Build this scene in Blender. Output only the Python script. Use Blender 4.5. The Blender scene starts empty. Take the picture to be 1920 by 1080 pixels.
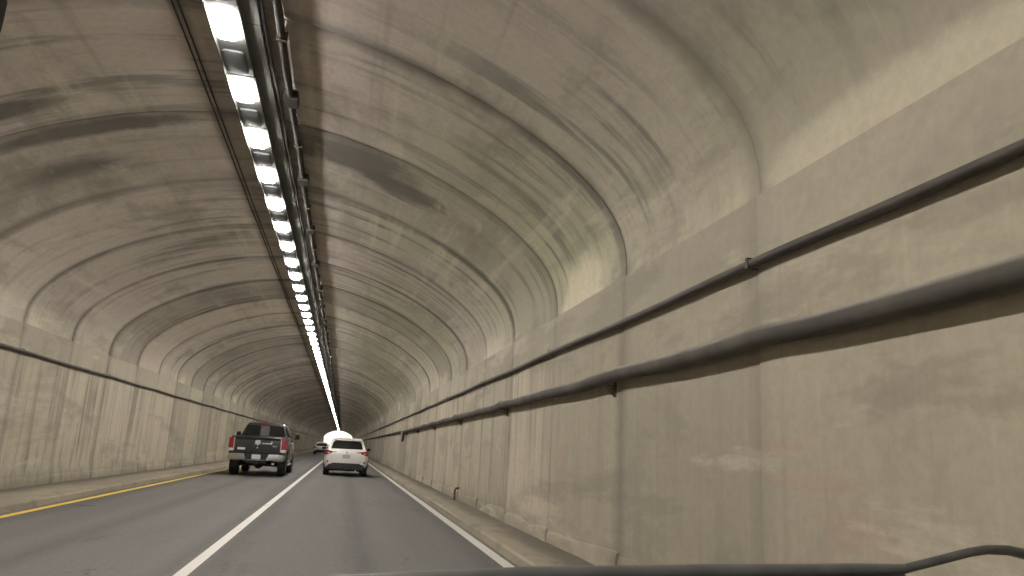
import bpy, bmesh, math, random
from mathutils import Matrix, Vector
random.seed(7)
rad = math.radians
sc = bpy.context.scene
col = sc.collection

# ------------------------------------------------------------------ camera
CAM_H = 1.28
cam = bpy.data.cameras.new('camera')
cam.sensor_width = 36.0
cam.lens = 26.25
cam.clip_start = 0.05
cam.clip_end = 6000
camo = bpy.data.objects.new('camera', cam)
col.objects.link(camo)
camo.matrix_world = Matrix(((0.97497851, -0.09562121, -0.20068254, 0.0),
                            (-0.21634697, -0.20064988, -0.9554756, 0.0),
                            (0.05109681, 0.97498524, -0.21631668, CAM_H),
                            (0, 0, 0, 1)))
sc.camera = camo

# ------------------------------------------------------------------ world, sun, exposure
SUN_EL, SUN_AZ = rad(58), rad(155)
world = bpy.data.worlds.new('World')
sc.world = world
world.use_nodes = True
wn = world.node_tree.nodes
wl = world.node_tree.links
sky = wn.new('ShaderNodeTexSky')
sky.sky_type = 'NISHITA'
sky.sun_disc = False
sky.sun_elevation = SUN_EL
sky.sun_rotation = SUN_AZ
sky.air_density = 1.0
sky.dust_density = 0.1
sky.ozone_density = 2.0
bg = wn['Background']
bg.inputs['Strength'].default_value = 0.05
wl.new(sky.outputs[0], bg.inputs['Color'])
sd = bpy.data.lights.new('sun', 'SUN')
sd.energy = 3.0
sd.angle = rad(0.5)
sd.color = (1.0, 0.95, 0.87)
so = bpy.data.objects.new('sun', sd)
col.objects.link(so)
so.rotation_euler = (rad(90) - SUN_EL, 0, math.pi - SUN_AZ)
so.location = (0, 0, 60)

vs = sc.view_settings
vs.view_transform = 'Standard'
vs.look = 'None'
vs.gamma = 1.0
vs.use_curve_mapping = False
vs.exposure = 1.86
sc.cycles.max_bounces = 7
sc.cycles.diffuse_bounces = 6
sc.cycles.adaptive_threshold = 0.02
sc.cycles.caustics_reflective = False
sc.cycles.caustics_refractive = False

# ------------------------------------------------------------------ helpers
def setp(o, label=None, cat=None, group=None, kind=None):
    for k, v in (('label', label), ('category', cat), ('group', group), ('kind', kind)):
        if v:
            o[k] = v
    return o

def link(name, me, parent=None, mats=()):
    o = bpy.data.objects.new(name, me)
    col.objects.link(o)
    if me is not None:
        for m in mats:
            if m.name not in [x.name for x in me.materials if x]:
                me.materials.append(m)
    if parent is not None:
        o.parent = parent
    return o

def empty(name, loc=(0, 0, 0)):
    o = bpy.data.objects.new(name, None)
    o.empty_display_size = 0.2
    col.objects.link(o)
    o.location = loc
    return o

def pmesh(name, verts, faces, smooth=None):
    me = bpy.data.meshes.new(name)
    me.from_pydata([tuple(v) for v in verts], [], faces)
    bm = bmesh.new(); bm.from_mesh(me)
    bmesh.ops.recalc_face_normals(bm, faces=bm.faces)
    bm.to_mesh(me); bm.free()
    if smooth is not None:
        for p in me.polygons:
            p.use_smooth = True
        me.set_sharp_from_angle(angle=rad(smooth))
    me.update()
    return me

class MB:
    """collects shapes for one mesh"""
    def __init__(s):
        s.v, s.f = [], []
    def add(s, verts, faces):
        n = len(s.v)
        s.v += [tuple(v) for v in verts]
        s.f += [tuple(i + n for i in f) for f in faces]
        return s
    def box(s, x0, x1, y0, y1, z0, z1):
        v = [(x, y, z) for x in (x0, x1) for y in (y0, y1) for z in (z0, z1)]
        return s.add(v, [(0, 1, 3, 2), (4, 6, 7, 5), (0, 4, 5, 1), (2, 3, 7, 6), (0, 2, 6, 4), (1, 5, 7, 3)])
    def loft(s, loops, closed=True, caps=True):
        n = len(loops[0]); v = []; f = []
        for l in loops:
            v += l
        for i in range(len(loops) - 1):
            for j in range(n if closed else n - 1):
                k = (j + 1) % n
                f.append((i * n + j, i * n + k, (i + 1) * n + k, (i + 1) * n + j))
        if caps and closed:
            f.append(tuple(range(n)))
            f.append(tuple((len(loops) - 1) * n + j for j in range(n)))
        return s.add(v, f)
    def tube(s, pts, r, n=10, caps=True):
        pts = [Vector(p) for p in pts]
        loops = []
        rr = r if isinstance(r, (list, tuple)) else [r] * len(pts)
        for i, p in enumerate(pts):
            d = (pts[min(i + 1, len(pts) - 1)] - pts[max(i - 1, 0)]).normalized()
            up = Vector((0, 0, 1)) if abs(d.z) < 0.9 else Vector((0, 1, 0))
            a = d.cross(up).normalized(); b = a.cross(d)
            loops.append([tuple(p + (a * math.cos(t) + b * math.sin(t)) * rr[i]) for t in [2 * math.pi * k / n for k in range(n)]])
        return s.loft(loops, True, caps)
    def plate(s, poly, n, th):
        """a flat polygon (3-D points) given thickness th along n"""
        n = Vector(n).normalized() * th
        a = [Vector(p) for p in poly]
        return s.loft([[tuple(p) for p in a], [tuple(p + n) for p in a]])
    def build(s, name, mat, parent=None, smooth=35, bevel=0, seg=2):
        me = pmesh(name, s.v, s.f, smooth)
        o = link(name, me, parent, (mat,))
        if bevel:
            b = o.modifiers.new('bevel', 'BEVEL')
            b.width = bevel; b.segments = seg; b.limit_method = 'ANGLE'; b.angle_limit = rad(28)
        return o

# ------------------------------------------------------------------ materials
def mat(name, base=(0.5, 0.5, 0.5), rough=0.6, metal=0.0, emit=None, estr=0.0, coat=0.0, var=0.0, vscale=8.0, bump=0.0, bscale=60.0):
    m = bpy.data.materials.new(name)
    m.use_nodes = True
    nt = m.node_tree
    b = nt.nodes['Principled BSDF']
    b.inputs['Base Color'].default_value = (*base, 1)
    b.inputs['Roughness'].default_value = rough
    b.inputs['Metallic'].default_value = metal
    b.inputs['Coat Weight'].default_value = coat
    if emit:
        b.inputs['Emission Color'].default_value = (*emit, 1)
        b.inputs['Emission Strength'].default_value = estr
    if var or bump:
        g = nt.nodes.new('ShaderNodeNewGeometry')
    if var:
        n = nt.nodes.new('ShaderNodeTexNoise'); n.inputs['Scale'].default_value = vscale; n.inputs['Detail'].default_value = 6
        nt.links.new(g.outputs['Position'], n.inputs['Vector'])
        r = nt.nodes.new('ShaderNodeValToRGB')
        r.color_ramp.elements[0].position = 0.3; r.color_ramp.elements[1].position = 0.7
        r.color_ramp.elements[0].color = (*[c * (1 - var) for c in base], 1)
        r.color_ramp.elements[1].color = (*[min(1, c * (1 + var)) for c in base], 1)
        nt.links.new(n.outputs['Fac'], r.inputs['Fac'])
        nt.links.new(r.outputs['Color'], b.inputs['Base Color'])
    if bump:
        n2 = nt.nodes.new('ShaderNodeTexNoise'); n2.inputs['Scale'].default_value = bscale; n2.inputs['Detail'].default_value = 4
        nt.links.new(g.outputs['Position'], n2.inputs['Vector'])
        bp = nt.nodes.new('ShaderNodeBump'); bp.inputs['Strength'].default_value = bump; bp.inputs['Distance'].default_value = 0.02
        nt.links.new(n2.outputs['Fac'], bp.inputs['Height'])
        nt.links.new(bp.outputs['Normal'], b.inputs['Normal'])
    return m

class NG:
    """tiny node-graph helper on world position"""
    def __init__(s, m):
        s.nt = m.node_tree; s.N = s.nt.nodes; s.L = s.nt.links
        s.b = s.N['Principled BSDF']
        g = s.N.new('ShaderNodeNewGeometry'); s.pos = g.outputs['Position']
        x = s.N.new('ShaderNodeSeparateXYZ'); s.L.new(s.pos, x.inputs[0])
        s.x, s.y, s.z = x.outputs
    def put(s, sock, v):
        if isinstance(v, (int, float)):
            sock.default_value = v
        elif isinstance(v, tuple):
            sock.default_value = (*v, 1) if len(v) == 3 and sock.type == 'RGBA' else v
        else:
            s.L.new(v, sock)
    def math(s, op, a, b=0.0, c=None, clamp=False):
        n = s.N.new('ShaderNodeMath'); n.operation = op; n.use_clamp = clamp
        s.put(n.inputs[0], a); s.put(n.inputs[1], b)
        if c is not None: s.put(n.inputs[2], c)
        return n.outputs[0]
    def noise(s, scale3, detail=5, rough=0.55, off=(0, 0, 0), dist=0.0, vec=None):
        mp = s.N.new('ShaderNodeMapping')
        s.L.new(vec if vec is not None else s.pos, mp.inputs[0])
        mp.inputs['Scale'].default_value = scale3
        mp.inputs['Location'].default_value = off
        n = s.N.new('ShaderNodeTexNoise')
        n.inputs['Scale'].default_value = 1; n.inputs['Detail'].default_value = detail
        n.inputs['Roughness'].default_value = rough; n.inputs['Distortion'].default_value = dist
        s.L.new(mp.outputs[0], n.inputs['Vector'])
        return n.outputs['Fac']
    def ramp(s, v, lo, hi, a=0.0, b=1.0):
        n = s.N.new('ShaderNodeMapRange'); n.interpolation_type = 'SMOOTHSTEP'
        s.put(n.inputs['Value'], v)
        n.inputs['From Min'].default_value = lo; n.inputs['From Max'].default_value = hi
        n.inputs['To Min'].default_value = a; n.inputs['To Max'].default_value = b
        return n.outputs[0]
    def mix(s, f, a, b, mode='MIX'):
        n = s.N.new('ShaderNodeMix'); n.data_type = 'RGBA'; n.blend_type = mode
        s.put(n.inputs[0], f); s.put(n.inputs[6], a); s.put(n.inputs[7], b)
        return n.outputs[2]
    def blob(s, c, r):
        """1 inside an ellipsoid centred c with radii r, ragged edge"""
        out = None
        for ax, cc, rr in zip((s.x, s.y, s.z), c, r):
            d = s.math('DIVIDE', s.math('SUBTRACT', ax, cc), rr)
            d = s.math('MULTIPLY', d, d)
            out = d if out is None else s.math('ADD', out, d)
        return out

RING = 2.74
RING0 = 4.78

def concrete(name, wall):
    m = mat(name, rough=0.85)
    g = NG(m)
    # soft large patches, streaks that follow the section, formwork marks along the tunnel
    big = g.noise((0.22, 0.16, 0.3), 4, 0.6)
    big2 = g.noise((0.12, 0.10, 0.14), 3, 0.5, off=(31, 7, 3))
    med = g.noise((0.9, 0.7, 1.1), 6, 0.65, off=(5, 2, 9), dist=0.6)
    run = g.noise((0.35, 3.2, 0.25), 6, 0.62, off=(2, 8, 4))
    run2 = g.noise((0.25, 9.0, 0.16), 4, 0.6, off=(12, 1, 7))
    fine = g.noise((14, 14, 14), 5, 0.6)
    if wall:
        c = g.mix(g.ramp(big, 0.35, 0.66), (0.47, 0.41, 0.315), (0.40, 0.35, 0.272))
        c = g.mix(g.ramp(big2, 0.46, 0.62, 0, 0.7), c, (0.53, 0.47, 0.365))
        c = g.mix(g.ramp(med, 0.5, 0.75, 0, 0.45), c, (0.30, 0.258, 0.20))
        # dark water runs, stronger in some stretches
        # the right wall beside the entrance has been scrubbed: few runs there
        near = g.math('MAXIMUM', g.ramp(g.y, 8.0, 13.0), g.ramp(g.x, 0.0, -1.0))
        amt = g.math('MULTIPLY', g.math('MULTIPLY', g.ramp(run, 0.47, 0.68), g.ramp(big, 0.42, 0.60, 0.3, 0.9)), g.ramp(near, 0.0, 1.0, 0.22, 1.0))
        c = g.mix(amt, c, (0.20, 0.175, 0.14))
        c = g.mix(g.math('MULTIPLY', g.ramp(run2, 0.56, 0.72, 0, 0.6), g.ramp(near, 0.0, 1.0, 0.3, 1.0)), c, (0.60, 0.53, 0.40))
        c = g.mix(g.math('MULTIPLY', g.ramp(run2, 0.45, 0.30, 0, 0.6), g.ramp(near, 0.0, 1.0, 0.2, 1.0)), c, (0.24, 0.21, 0.165))
        # grime above the cable, lighter scuffed foot
        c = g.mix(g.math('MULTIPLY', g.ramp(g.z, 2.5, 2.95), g.ramp(med, 0.35, 0.6, 0.15, 0.6)), c, (0.28, 0.25, 0.205))
        foot = g.math('ADD', g.z, g.math('MULTIPLY', g.math('SUBTRACT', med, 0.5), 0.9))
        c = g.mix(g.ramp(foot, 0.62, 0.32, 0, 0.3), c, (0.50, 0.44, 0.34))
        sp_ = g.math('ADD', g.z, g.math('MULTIPLY', g.math('SUBTRACT', run, 0.5), 1.3))
        c = g.mix(g.math('MULTIPLY', g.ramp(sp_, 0.55, 0.10), g.ramp(big2, 0.42, 0.58, 0.15, 0.75)), c, (0.17, 0.148, 0.115))
        # small smudges of old red marker paint
        for ctr, r in (((2.83, 4.2, 1.20), (0.3, 0.6, 0.06)), ((2.83, 3.8, 0.95), (0.3, 0.3, 0.12)), ((2.83, 4.6, 1.42), (0.3, 0.4, 0.05)),
                       ((2.83, 9.7, 1.32), (0.3, 0.22, 0.14)), ((2.83, 9.3, 1.05), (0.3, 0.14, 0.06)), ((2.83, 6.3, 0.35), (0.3, 0.2, 0.06))):
            d = g.math('ADD', g.blob(ctr, r), g.math('MULTIPLY', g.math('SUBTRACT', med, 0.5), 2.2))
            c = g.mix(g.ramp(d, 1.15, 0.2, 0, 0.16), c, (0.42, 0.20, 0.16))
    else:
        c = g.mix(g.ramp(big, 0.35, 0.65), (0.61, 0.545, 0.48), (0.51, 0.45, 0.39))
        c = g.mix(g.ramp(big2, 0.44, 0.62, 0, 0.8), c, (0.53, 0.455, 0.41))
        # algae tint on the right haunch
        alg = g.math('MULTIPLY', g.ramp(g.x, -0.4, 1.0), g.ramp(big2, 0.42, 0.72, 1, 0.2))
        c = g.mix(g.math('MULTIPLY', alg, 0.9), c, (0.43, 0.415, 0.27))
        c = g.mix(g.ramp(med, 0.5, 0.72, 0, 0.5), c, (0.27, 0.24, 0.20))
        amt = g.math('MULTIPLY', g.ramp(run, 0.48, 0.66), g.ramp(big, 0.40, 0.60, 0.3, 0.9))
        c = g.mix(amt, c, (0.17, 0.168, 0.14))
        c = g.mix(g.ramp(run2, 0.58, 0.75, 0, 0.5), c, (0.62, 0.56, 0.47))
        # form-board marks running lengthwise
        brd = g.noise((2.9, 0.13, 2.9), 4, 0.55, off=(3, 3, 3), dist=0.4)
        c = g.mix(g.ramp(brd, 0.54, 0.76, 0, 0.7), c, (0.66, 0.61, 0.47))
        c = g.mix(g.ramp(brd, 0.42, 0.26, 0, 0.35), c, (0.25, 0.23, 0.17))
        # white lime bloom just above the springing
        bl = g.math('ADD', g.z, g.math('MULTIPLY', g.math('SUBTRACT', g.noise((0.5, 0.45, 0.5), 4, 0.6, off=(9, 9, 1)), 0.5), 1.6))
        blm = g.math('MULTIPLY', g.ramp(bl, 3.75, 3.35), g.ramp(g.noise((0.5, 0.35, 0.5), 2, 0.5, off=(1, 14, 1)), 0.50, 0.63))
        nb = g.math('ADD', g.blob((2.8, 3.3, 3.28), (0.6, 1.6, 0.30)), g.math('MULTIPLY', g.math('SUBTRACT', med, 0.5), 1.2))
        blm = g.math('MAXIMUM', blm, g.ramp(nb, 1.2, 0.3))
        # soot patches on the vault
        for ctr, r in (((-0.3, 10.9, 5.45), (1.0, 0.55, 0.7)), ((0.55, 11.4, 5.2), (0.7, 0.4, 0.6)), ((-4.3, 11.7, 5.0), (0.75, 0.35, 0.7)),
                       ((-3.8, 10.5, 5.25), (1.3, 0.22, 0.8)), ((-4.6, 9.6, 4.9), (0.9, 0.2, 0.9)), ((-1.66, 44.0, 5.0), (6.5, 0.45, 4.0)), ((-1.66, 55.0, 5.0), (6.5, 0.4, 4.0))):
            d = g.math('ADD', g.blob(ctr, r), g.math('ADD', g.math('MULTIPLY', g.math('SUBTRACT', med, 0.5), 3.4), g.math('MULTIPLY', g.math('SUBTRACT', run, 0.5), 3.5)))
            c = g.mix(g.ramp(d, 1.9, 0.2, 0, 0.92), c, (0.11, 0.10, 0.092))
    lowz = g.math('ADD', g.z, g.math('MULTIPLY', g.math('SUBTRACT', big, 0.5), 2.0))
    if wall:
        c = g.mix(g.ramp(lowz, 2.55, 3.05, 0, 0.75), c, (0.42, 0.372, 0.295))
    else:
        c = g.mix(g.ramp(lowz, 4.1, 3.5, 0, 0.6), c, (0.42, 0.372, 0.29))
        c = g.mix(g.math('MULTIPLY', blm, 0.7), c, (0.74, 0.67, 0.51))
    # every pour has its own tone; only some joints have leaked
    idx = g.math('FLOOR', g.math('DIVIDE', g.math('SUBTRACT', g.y, RING0 - RING * 40), RING))
    wn_ = g.N.new('ShaderNodeTexWhiteNoise'); wn_.noise_dimensions = '1D'
    g.put(wn_.inputs['W'], g.math('ADD', idx, 0.37 if wall else 23.37))
    tone = wn_.outputs['Value']
    c = g.mix(g.math('MULTIPLY', g.ramp(tone, 0.45, 1.0), 0.38 if wall else 0.5), c, (0.22, 0.197, 0.158))
    c = g.mix(g.math('MULTIPLY', g.ramp(tone, 0.4, 0.0), 0.30), c, (0.60, 0.53, 0.42))
    # blotches of damp and grime with ragged borders
    bl1 = g.noise((0.6, 0.24, 1.1), 7, 0.66, off=(17, 3, 21), dist=0.25)
    c = g.mix(g.ramp(bl1, 0.53, 0.63, 0, 0.42), c, (0.24, 0.212, 0.168))
    bl2 = g.noise((0.9, 0.28, 1.4), 7, 0.68, off=(7, 33, 2), dist=0.2)
    c = g.mix(g.ramp(bl2, 0.58, 0.66, 0, 0.40), c, (0.62, 0.555, 0.445))
    leak = g.ramp(g.noise((0.10, 0.37, 0.10), 2, 0.5, off=(2, 5, 40)), 0.40, 0.58, 0.25 if wall else 0.5, 1.0)
    # seepage stain along the construction joints
    t = g.math('FRACT', g.math('DIVIDE', g.math('SUBTRACT', g.y, RING0 - RING * 40), RING))
    t = g.math('MULTIPLY', g.math('ABSOLUTE', g.math('SUBTRACT', g.math('FRACT', g.math('ADD', t, 0.5)), 0.5)), RING)
    w = g.math('ADD', t, g.math('MULTIPLY', g.math('SUBTRACT', g.noise((0.6, 0.6, 0.6), 4, 0.6, off=(4, 4, 9)), 0.5), 0.5))
    c = g.mix(g.math('MULTIPLY', leak, g.ramp(w, 0.26, -0.02, 0, 0.95 if not wall else 0.5)), c, (0.15, 0.134, 0.112))
    c = g.mix(g.ramp(fine, 0.3, 0.7, 0.0, 0.16), c, (0.18, 0.16, 0.13))
    g.put(g.b.inputs['Base Color'], c)
    bp = g.N.new('ShaderNodeBump'); bp.inputs['Strength'].default_value = 0.35; bp.inputs['Distance'].default_value = 0.02
    h = g.math('ADD', g.math('MULTIPLY', fine, 0.35), med)
    g.put(bp.inputs['Height'], h)
    g.L.new(bp.outputs[0], g.b.inputs['Normal'])
    g.b.inputs['Specular IOR Level'].default_value = 0.25
    return m

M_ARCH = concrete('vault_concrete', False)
M_WALL = concrete('wall_concrete', True)
M_BACK = mat('joint_grime', (0.12, 0.105, 0.085), 0.95)

def asphalt_mat():
    m = mat('asphalt', rough=0.75); g = NG(m)
    a = g.noise((0.5, 0.05, 1), 4, 0.55); b = g.noise((1.6, 0.25, 1), 5, 0.6, off=(3, 1, 0)); f = g.noise((45, 45, 45), 3, 0.7)
    c = g.mix(g.ramp(a, 0.35, 0.65), (0.145, 0.137, 0.129), (0.172, 0.162, 0.152))
    c = g.mix(g.ramp(b, 0.55, 0.75, 0, 0.5), c, (0.075, 0.071, 0.068))
    # polished wheel tracks
    for xc in (-0.45, 1.2, -3.95, -2.25):
        d = g.math('ABSOLUTE', g.math('SUBTRACT', g.x, xc))
        d = g.math('ADD', d, g.math('MULTIPLY', g.math('SUBTRACT', b, 0.5), 0.5))
        c = g.mix(g.ramp(d, 0.42, 0.1, 0, 0.4), c, (0.145, 0.136, 0.127))
    for xc in (0.33, -3.1):
        d = g.math('ADD', g.math('ABSOLUTE', g.math('SUBTRACT', g.x, xc)), g.math('MULTIPLY', g.math('SUBTRACT', b, 0.5), 0.6))
        c = g.mix(g.ramp(d, 0.35, 0.0, 0, 0.45), c, (0.075, 0.071, 0.067))
    for xc in (1.85, -1.2, -1.55, -4.55):
        d = g.math('ADD', g.math('ABSOLUTE', g.math('SUBTRACT', g.x, xc)), g.math('MULTIPLY', g.math('SUBTRACT', a, 0.5), 0.5))
        c = g.mix(g.ramp(d, 0.32, 0.0, 0, 0.5), c, (0.085, 0.08, 0.075))
    spot = g.noise((2.2, 1.1, 2), 6, 0.7, off=(8, 2, 5), dist=0.8)
    c = g.mix(g.ramp(spot, 0.62, 0.70, 0, 0.55), c, (0.06, 0.057, 0.054))
    g2 = g.noise((16, 9, 16), 5, 0.75, off=(1, 2, 3))
    c = g.mix(g.ramp(g2, 0.5, 0.7, 0, 0.4), c, (0.19, 0.18, 0.17))
    c = g.mix(g.ramp(g2, 0.5, 0.3, 0, 0.4), c, (0.08, 0.076, 0.072))
    c = g.mix(g.ramp(f, 0.55, 0.8, 0, 0.4), c, (0.22, 0.21, 0.20))
    g.put(g.b.inputs['Base Color'], c)
    g.put(g.b.inputs['Roughness'], g.ramp(b, 0.3, 0.7, 0.84, 0.95))
    g.b.inputs['Specular IOR Level'].default_value = 0.22
    bp = g.N.new('ShaderNodeBump'); bp.inputs['Strength'].default_value = 0.4; bp.inputs['Distance'].default_value = 0.008
    g.put(bp.inputs['Height'], f); g.L.new(bp.outputs[0], g.b.inputs['Normal'])
    return m
M_ASPH = asphalt_mat()

def paint_mat(name, colr, worn):
    m = mat(name, rough=0.6); g = NG(m)
    a = g.noise((9, 1.2, 1), 6, 0.7); b = g.noise((60, 60, 60), 3, 0.6)
    c = g.mix(g.ramp(a, 0.56, 0.74, 0, 0.75), colr, worn)
    c = g.mix(g.ramp(b, 0.56, 0.72, 0, 0.4), c, worn)
    g.put(g.b.inputs['Base Color'], c)
    return m
M_WHITEP = paint_mat('white_road_paint', (0.62, 0.59, 0.54), (0.26, 0.24, 0.21))
M_YELLOWP = paint_mat('yellow_road_paint', (0.82, 0.56, 0.06), (0.34, 0.26, 0.10))

def walk_mat():
    m = mat('walkway_concrete', rough=0.85); g = NG(m)
    a = g.noise((1.2, 0.35, 1), 5, 0.6); b = g.noise((3.5, 1.4, 3), 6, 0.65, off=(4, 4, 4)); f = g.noise((30, 30, 30), 4, 0.6)
    c = g.mix(g.ramp(a, 0.35, 0.65), (0.31, 0.265, 0.195), (0.24, 0.205, 0.155))
    c = g.mix(g.ramp(b, 0.5, 0.72, 0, 0.75), c, (0.15, 0.128, 0.10))
    c = g.mix(g.ramp(f, 0.5, 0.8, 0, 0.4), c, (0.28, 0.24, 0.18))
    # silt washed against the wall feet
    for s in ((2.73, 0.42), (-6.05, 0.5)):
        d = g.math('ADD', g.math('ABSOLUTE', g.math('SUBTRACT', g.x, s[0])), g.math('MULTIPLY', g.math('SUBTRACT', a, 0.5), 0.9))
        c = g.mix(g.ramp(d, s[1], 0.05, 0, 0.75), c, (0.075, 0.063, 0.05))
    g.put(g.b.inputs['Base Color'], c)
    bp = g.N.new('ShaderNodeBump'); bp.inputs['Strength'].default_value = 0.5; bp.inputs['Distance'].default_value = 0.02
    g.put(bp.inputs['Height'], g.math('ADD', b, g.math('MULTIPLY', f, 0.3))); g.L.new(bp.outputs[0], g.b.inputs['Normal'])
    return m
M_WALK = walk_mat()

M_GRASS = mat('roadside_grass', (0.06, 0.085, 0.03), 0.9, var=0.4, vscale=0.4)
M_HOUSING = mat('lamp_housing_paint', (0.12, 0.12, 0.112), 0.85, metal=0.0, var=0.2, vscale=3)
M_TRAY = mat('galvanised_tray', (0.115, 0.115, 0.105), 0.75, metal=0.1, var=0.25, vscale=2)
M_LENSOFF = mat('unlit_lens', (0.12, 0.125, 0.13), 0.8)
M_DARKC = mat('sooty_conduit', (0.05, 0.045, 0.04), 0.9, var=0.3, vscale=4)
M_CABLE = mat('black_cable_jacket', (0.045, 0.037, 0.028), 0.6, var=0.3, vscale=3)
M_PIPE = mat('sooty_pipe_paint', (0.07, 0.062, 0.052), 0.8, var=0.35, vscale=2.5)
def lit_top(m, top_col):  # paints light from above as a paler colour on upward faces
    g = NG(m)
    geo = [n for n in g.N if n.type == 'NEW_GEOMETRY'][0]
    sp = g.N.new('ShaderNodeSeparateXYZ'); g.L.new(geo.outputs['Normal'], sp.inputs[0])
    n = g.noise((3, 1.2, 3), 5, 0.65)
    f = g.math('MULTIPLY', g.ramp(sp.outputs[2], 0.25, 0.85), g.ramp(n, 0.3, 0.6, 0.35, 0.95))
    src = g.b.inputs['Base Color'].links[0].from_socket
    g.put(g.b.inputs['Base Color'], g.mix(f, src, top_col))
lit_top(M_PIPE, (0.33, 0.30, 0.255))
lit_top(M_CABLE, (0.14, 0.12, 0.095))
M_BRKT = mat('rusty_bracket', (0.09, 0.06, 0.04), 0.8, var=0.4, vscale=20)
LAMP_C = (1.0, 0.968, 0.91)
M_LENS = [mat('lit_lens_%d' % i, (0.8, 0.8, 0.78), 0.4, emit=LAMP_C, estr=e) for i, e in enumerate((37, 26, 17, 11))]

# ------------------------------------------------------------------ tunnel section
XC = -1.66
HALF = 4.49
XR, XL = XC + HALF, XC - HALF
Z_SPR = 3.22
KERB = 0.12
Y0, Y1 = RING0 - RING * 6, RING0 + RING * 90     # portals
ctrl = [(4.49, 3.22), (4.475, 3.48), (4.40, 3.75), (4.20, 4.06), (3.85, 4.39), (3.40, 4.70), (2.80, 5.02), (2.10, 5.30), (1.30, 5.53), (0.60, 5.645), (0.0, 5.68)]

def catmull(pts, n):
    out = []
    P = [pts[0]] + pts + [(-pts[-2][0], pts[-2][1])]
    for i in range(1, len(P) - 2):
        for k in range(n):
            t = k / n
            q = []
            for a in range(2):
                p0, p1, p2, p3 = P[i - 1][a], P[i][a], P[i + 1][a], P[i + 2][a]
                q.append(0.5 * (2 * p1 + (p2 - p0) * t + (2 * p0 - 5 * p1 + 4 * p2 - p3) * t * t + (3 * p1 - p0 - 3 * p2 + p3) * t ** 3))
            out.append(tuple(q))
    out.append(pts[-1])
    return out
half = catmull(ctrl, 2)
prof = half + [(-x, z) for x, z in reversed(half[:-1])]     # right springing -> crown -> left springing

def offs(pts, d):
    res = []
    for i, (x, z) in enumerate(pts):
        a = pts[max(i - 1, 0)]; b = pts[min(i + 1, len(pts) - 1)]
        tx, tz = b[0] - a[0], b[1] - a[1]
        l = math.hypot(tx, tz)
        res.append((x + tz / l * d, z - tx / l * d))
    return res

tunnel = empty('road_tunnel', (XC, 0, 0))
setp(tunnel, 'long vaulted tunnel of stained tan concrete with ring joints over the roadway', 'tunnel')

def arch_mesh(seed):
    rnd = random.Random(seed)
    rows = [(0.004, 0.09), (0.004, 0.022), (0.03, 0.012), (0.10, 0.0)]
    ny = 4
    for k in range(1, ny):
        rows.append((RING * k / ny, rnd.uniform(-0.006, 0.006)))
    rows += [(RING - 0.10, 0.0), (RING - 0.03, 0.012), (RING - 0.004, 0.022), (RING - 0.004, 0.09)]
    me_loops = []
    for yy, d in rows:
        me_loops.append([(x, yy, z) for x, z in offs(prof, d)])
    mb = MB().loft(me_loops, closed=False, caps=False)
    # bottom edges of the ring
    return pmesh('arch_panel', mb.v, mb.f, 40)
arch_me = [arch_mesh(i) for i in range(4)]
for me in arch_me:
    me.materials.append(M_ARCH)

def wall_mesh(side, seed):
    rnd = random.Random(seed)
    xs = side * HALF
    ys = [0.005, 0.005, 0.025, RING * 0.5, RING - 0.025, RING - 0.005, RING - 0.005]
    dx = [0.09, -0.002, -0.006, -0.012 + rnd.uniform(-0.004, 0.004), -0.012, -0.004, 0.09]
    zs = [(0.0, 0), (1.1, 0), (2.2, 0), (Z_SPR + 0.01, 0), (Z_SPR + 0.022, 0.004), (Z_SPR + 0.022, 0.10)]
    loops = []
    for yy, d in zip(ys, dx):
        loops.append([(xs + side * max(d, o if o else d), yy, z) for z, o in zs])
    mb = MB().loft(loops, closed=False, caps=False)
    me = pmesh('wall_panel', mb.v, mb.f, 30)
    me.materials.append(M_WALL)
    return me
wall_me = {s: [wall_mesh(s, 3 * i + s) for i in range(3)] for s in (-1, 1)}

def foot_mesh(side, seed):
    rnd = random.Random(seed)
    xs = side * (HALF - 0.0)
    loops = []
    n = 7
    for k in range(n):
        yy = 0.003 + (RING - 0.006) * k / (n - 1)
        t = 0.33 + rnd.uniform(-0.05, 0.03)
        p = 0.040 + rnd.uniform(-0.014, 0.008)
        loops.append([(xs + side * 0.02, yy, 0.0), (xs - side * p, yy, 0.0), (xs - side * (p - 0.005), yy, t - 0.045), (xs - side * (p - 0.022), yy, t), (xs + side * 0.02, yy, t + 0.015)])
    mb = MB().loft(loops)
    me = pmesh('footing', mb.v, mb.f, 30)
    me.materials.append(M_WALL)
    return me
foot_me = {s: [foot_mesh(s, 11 * i + s) for i in range(4)] for s in (-1, 1)}

nr = round((Y1 - Y0) / RING)
for i in range(nr):
    y = Y0 + i * RING
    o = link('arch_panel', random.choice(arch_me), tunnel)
    e = random.uniform(-0.0035, 0.0035)
    o.scale = (1 + e, 1, 1)
    o.location = (0, y, random.uniform(-0.014, 0.014))
    for s in (-1, 1):
        w = link('wall_panel', random.choice(wall_me[s]), tunnel)
        w.location = (s * random.uniform(-0.006, 0.006), y, 0)
        f = link('footing', random.choice(foot_me[s]), tunnel)
        f.location = (s * random.uniform(-0.003, 0.003), y, 0)
# shell behind the joints
sh = [(HALF + 0.085, -0.05), (HALF + 0.085, 1.6)] + offs(prof, 0.085) + [(-HALF - 0.085, 1.6), (-HALF - 0.085, -0.05)]
so2 = offs(prof, 0.5)
out = [(HALF + 0.5, -0.05), (HALF + 0.5, 1.6)] + so2 + [(-HALF - 0.5, 1.6), (-HALF - 0.5, -0.05)]
ring_loop = lambda y: [(x, y, z) for x, z in sh] + [(x, y, z) for x, z in reversed(out)]
MB().loft([ring_loop(Y0 + 0.03), ring_loop(Y1 - 0.03)]).build('outer_shell', M_BACK, tunnel)

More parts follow.
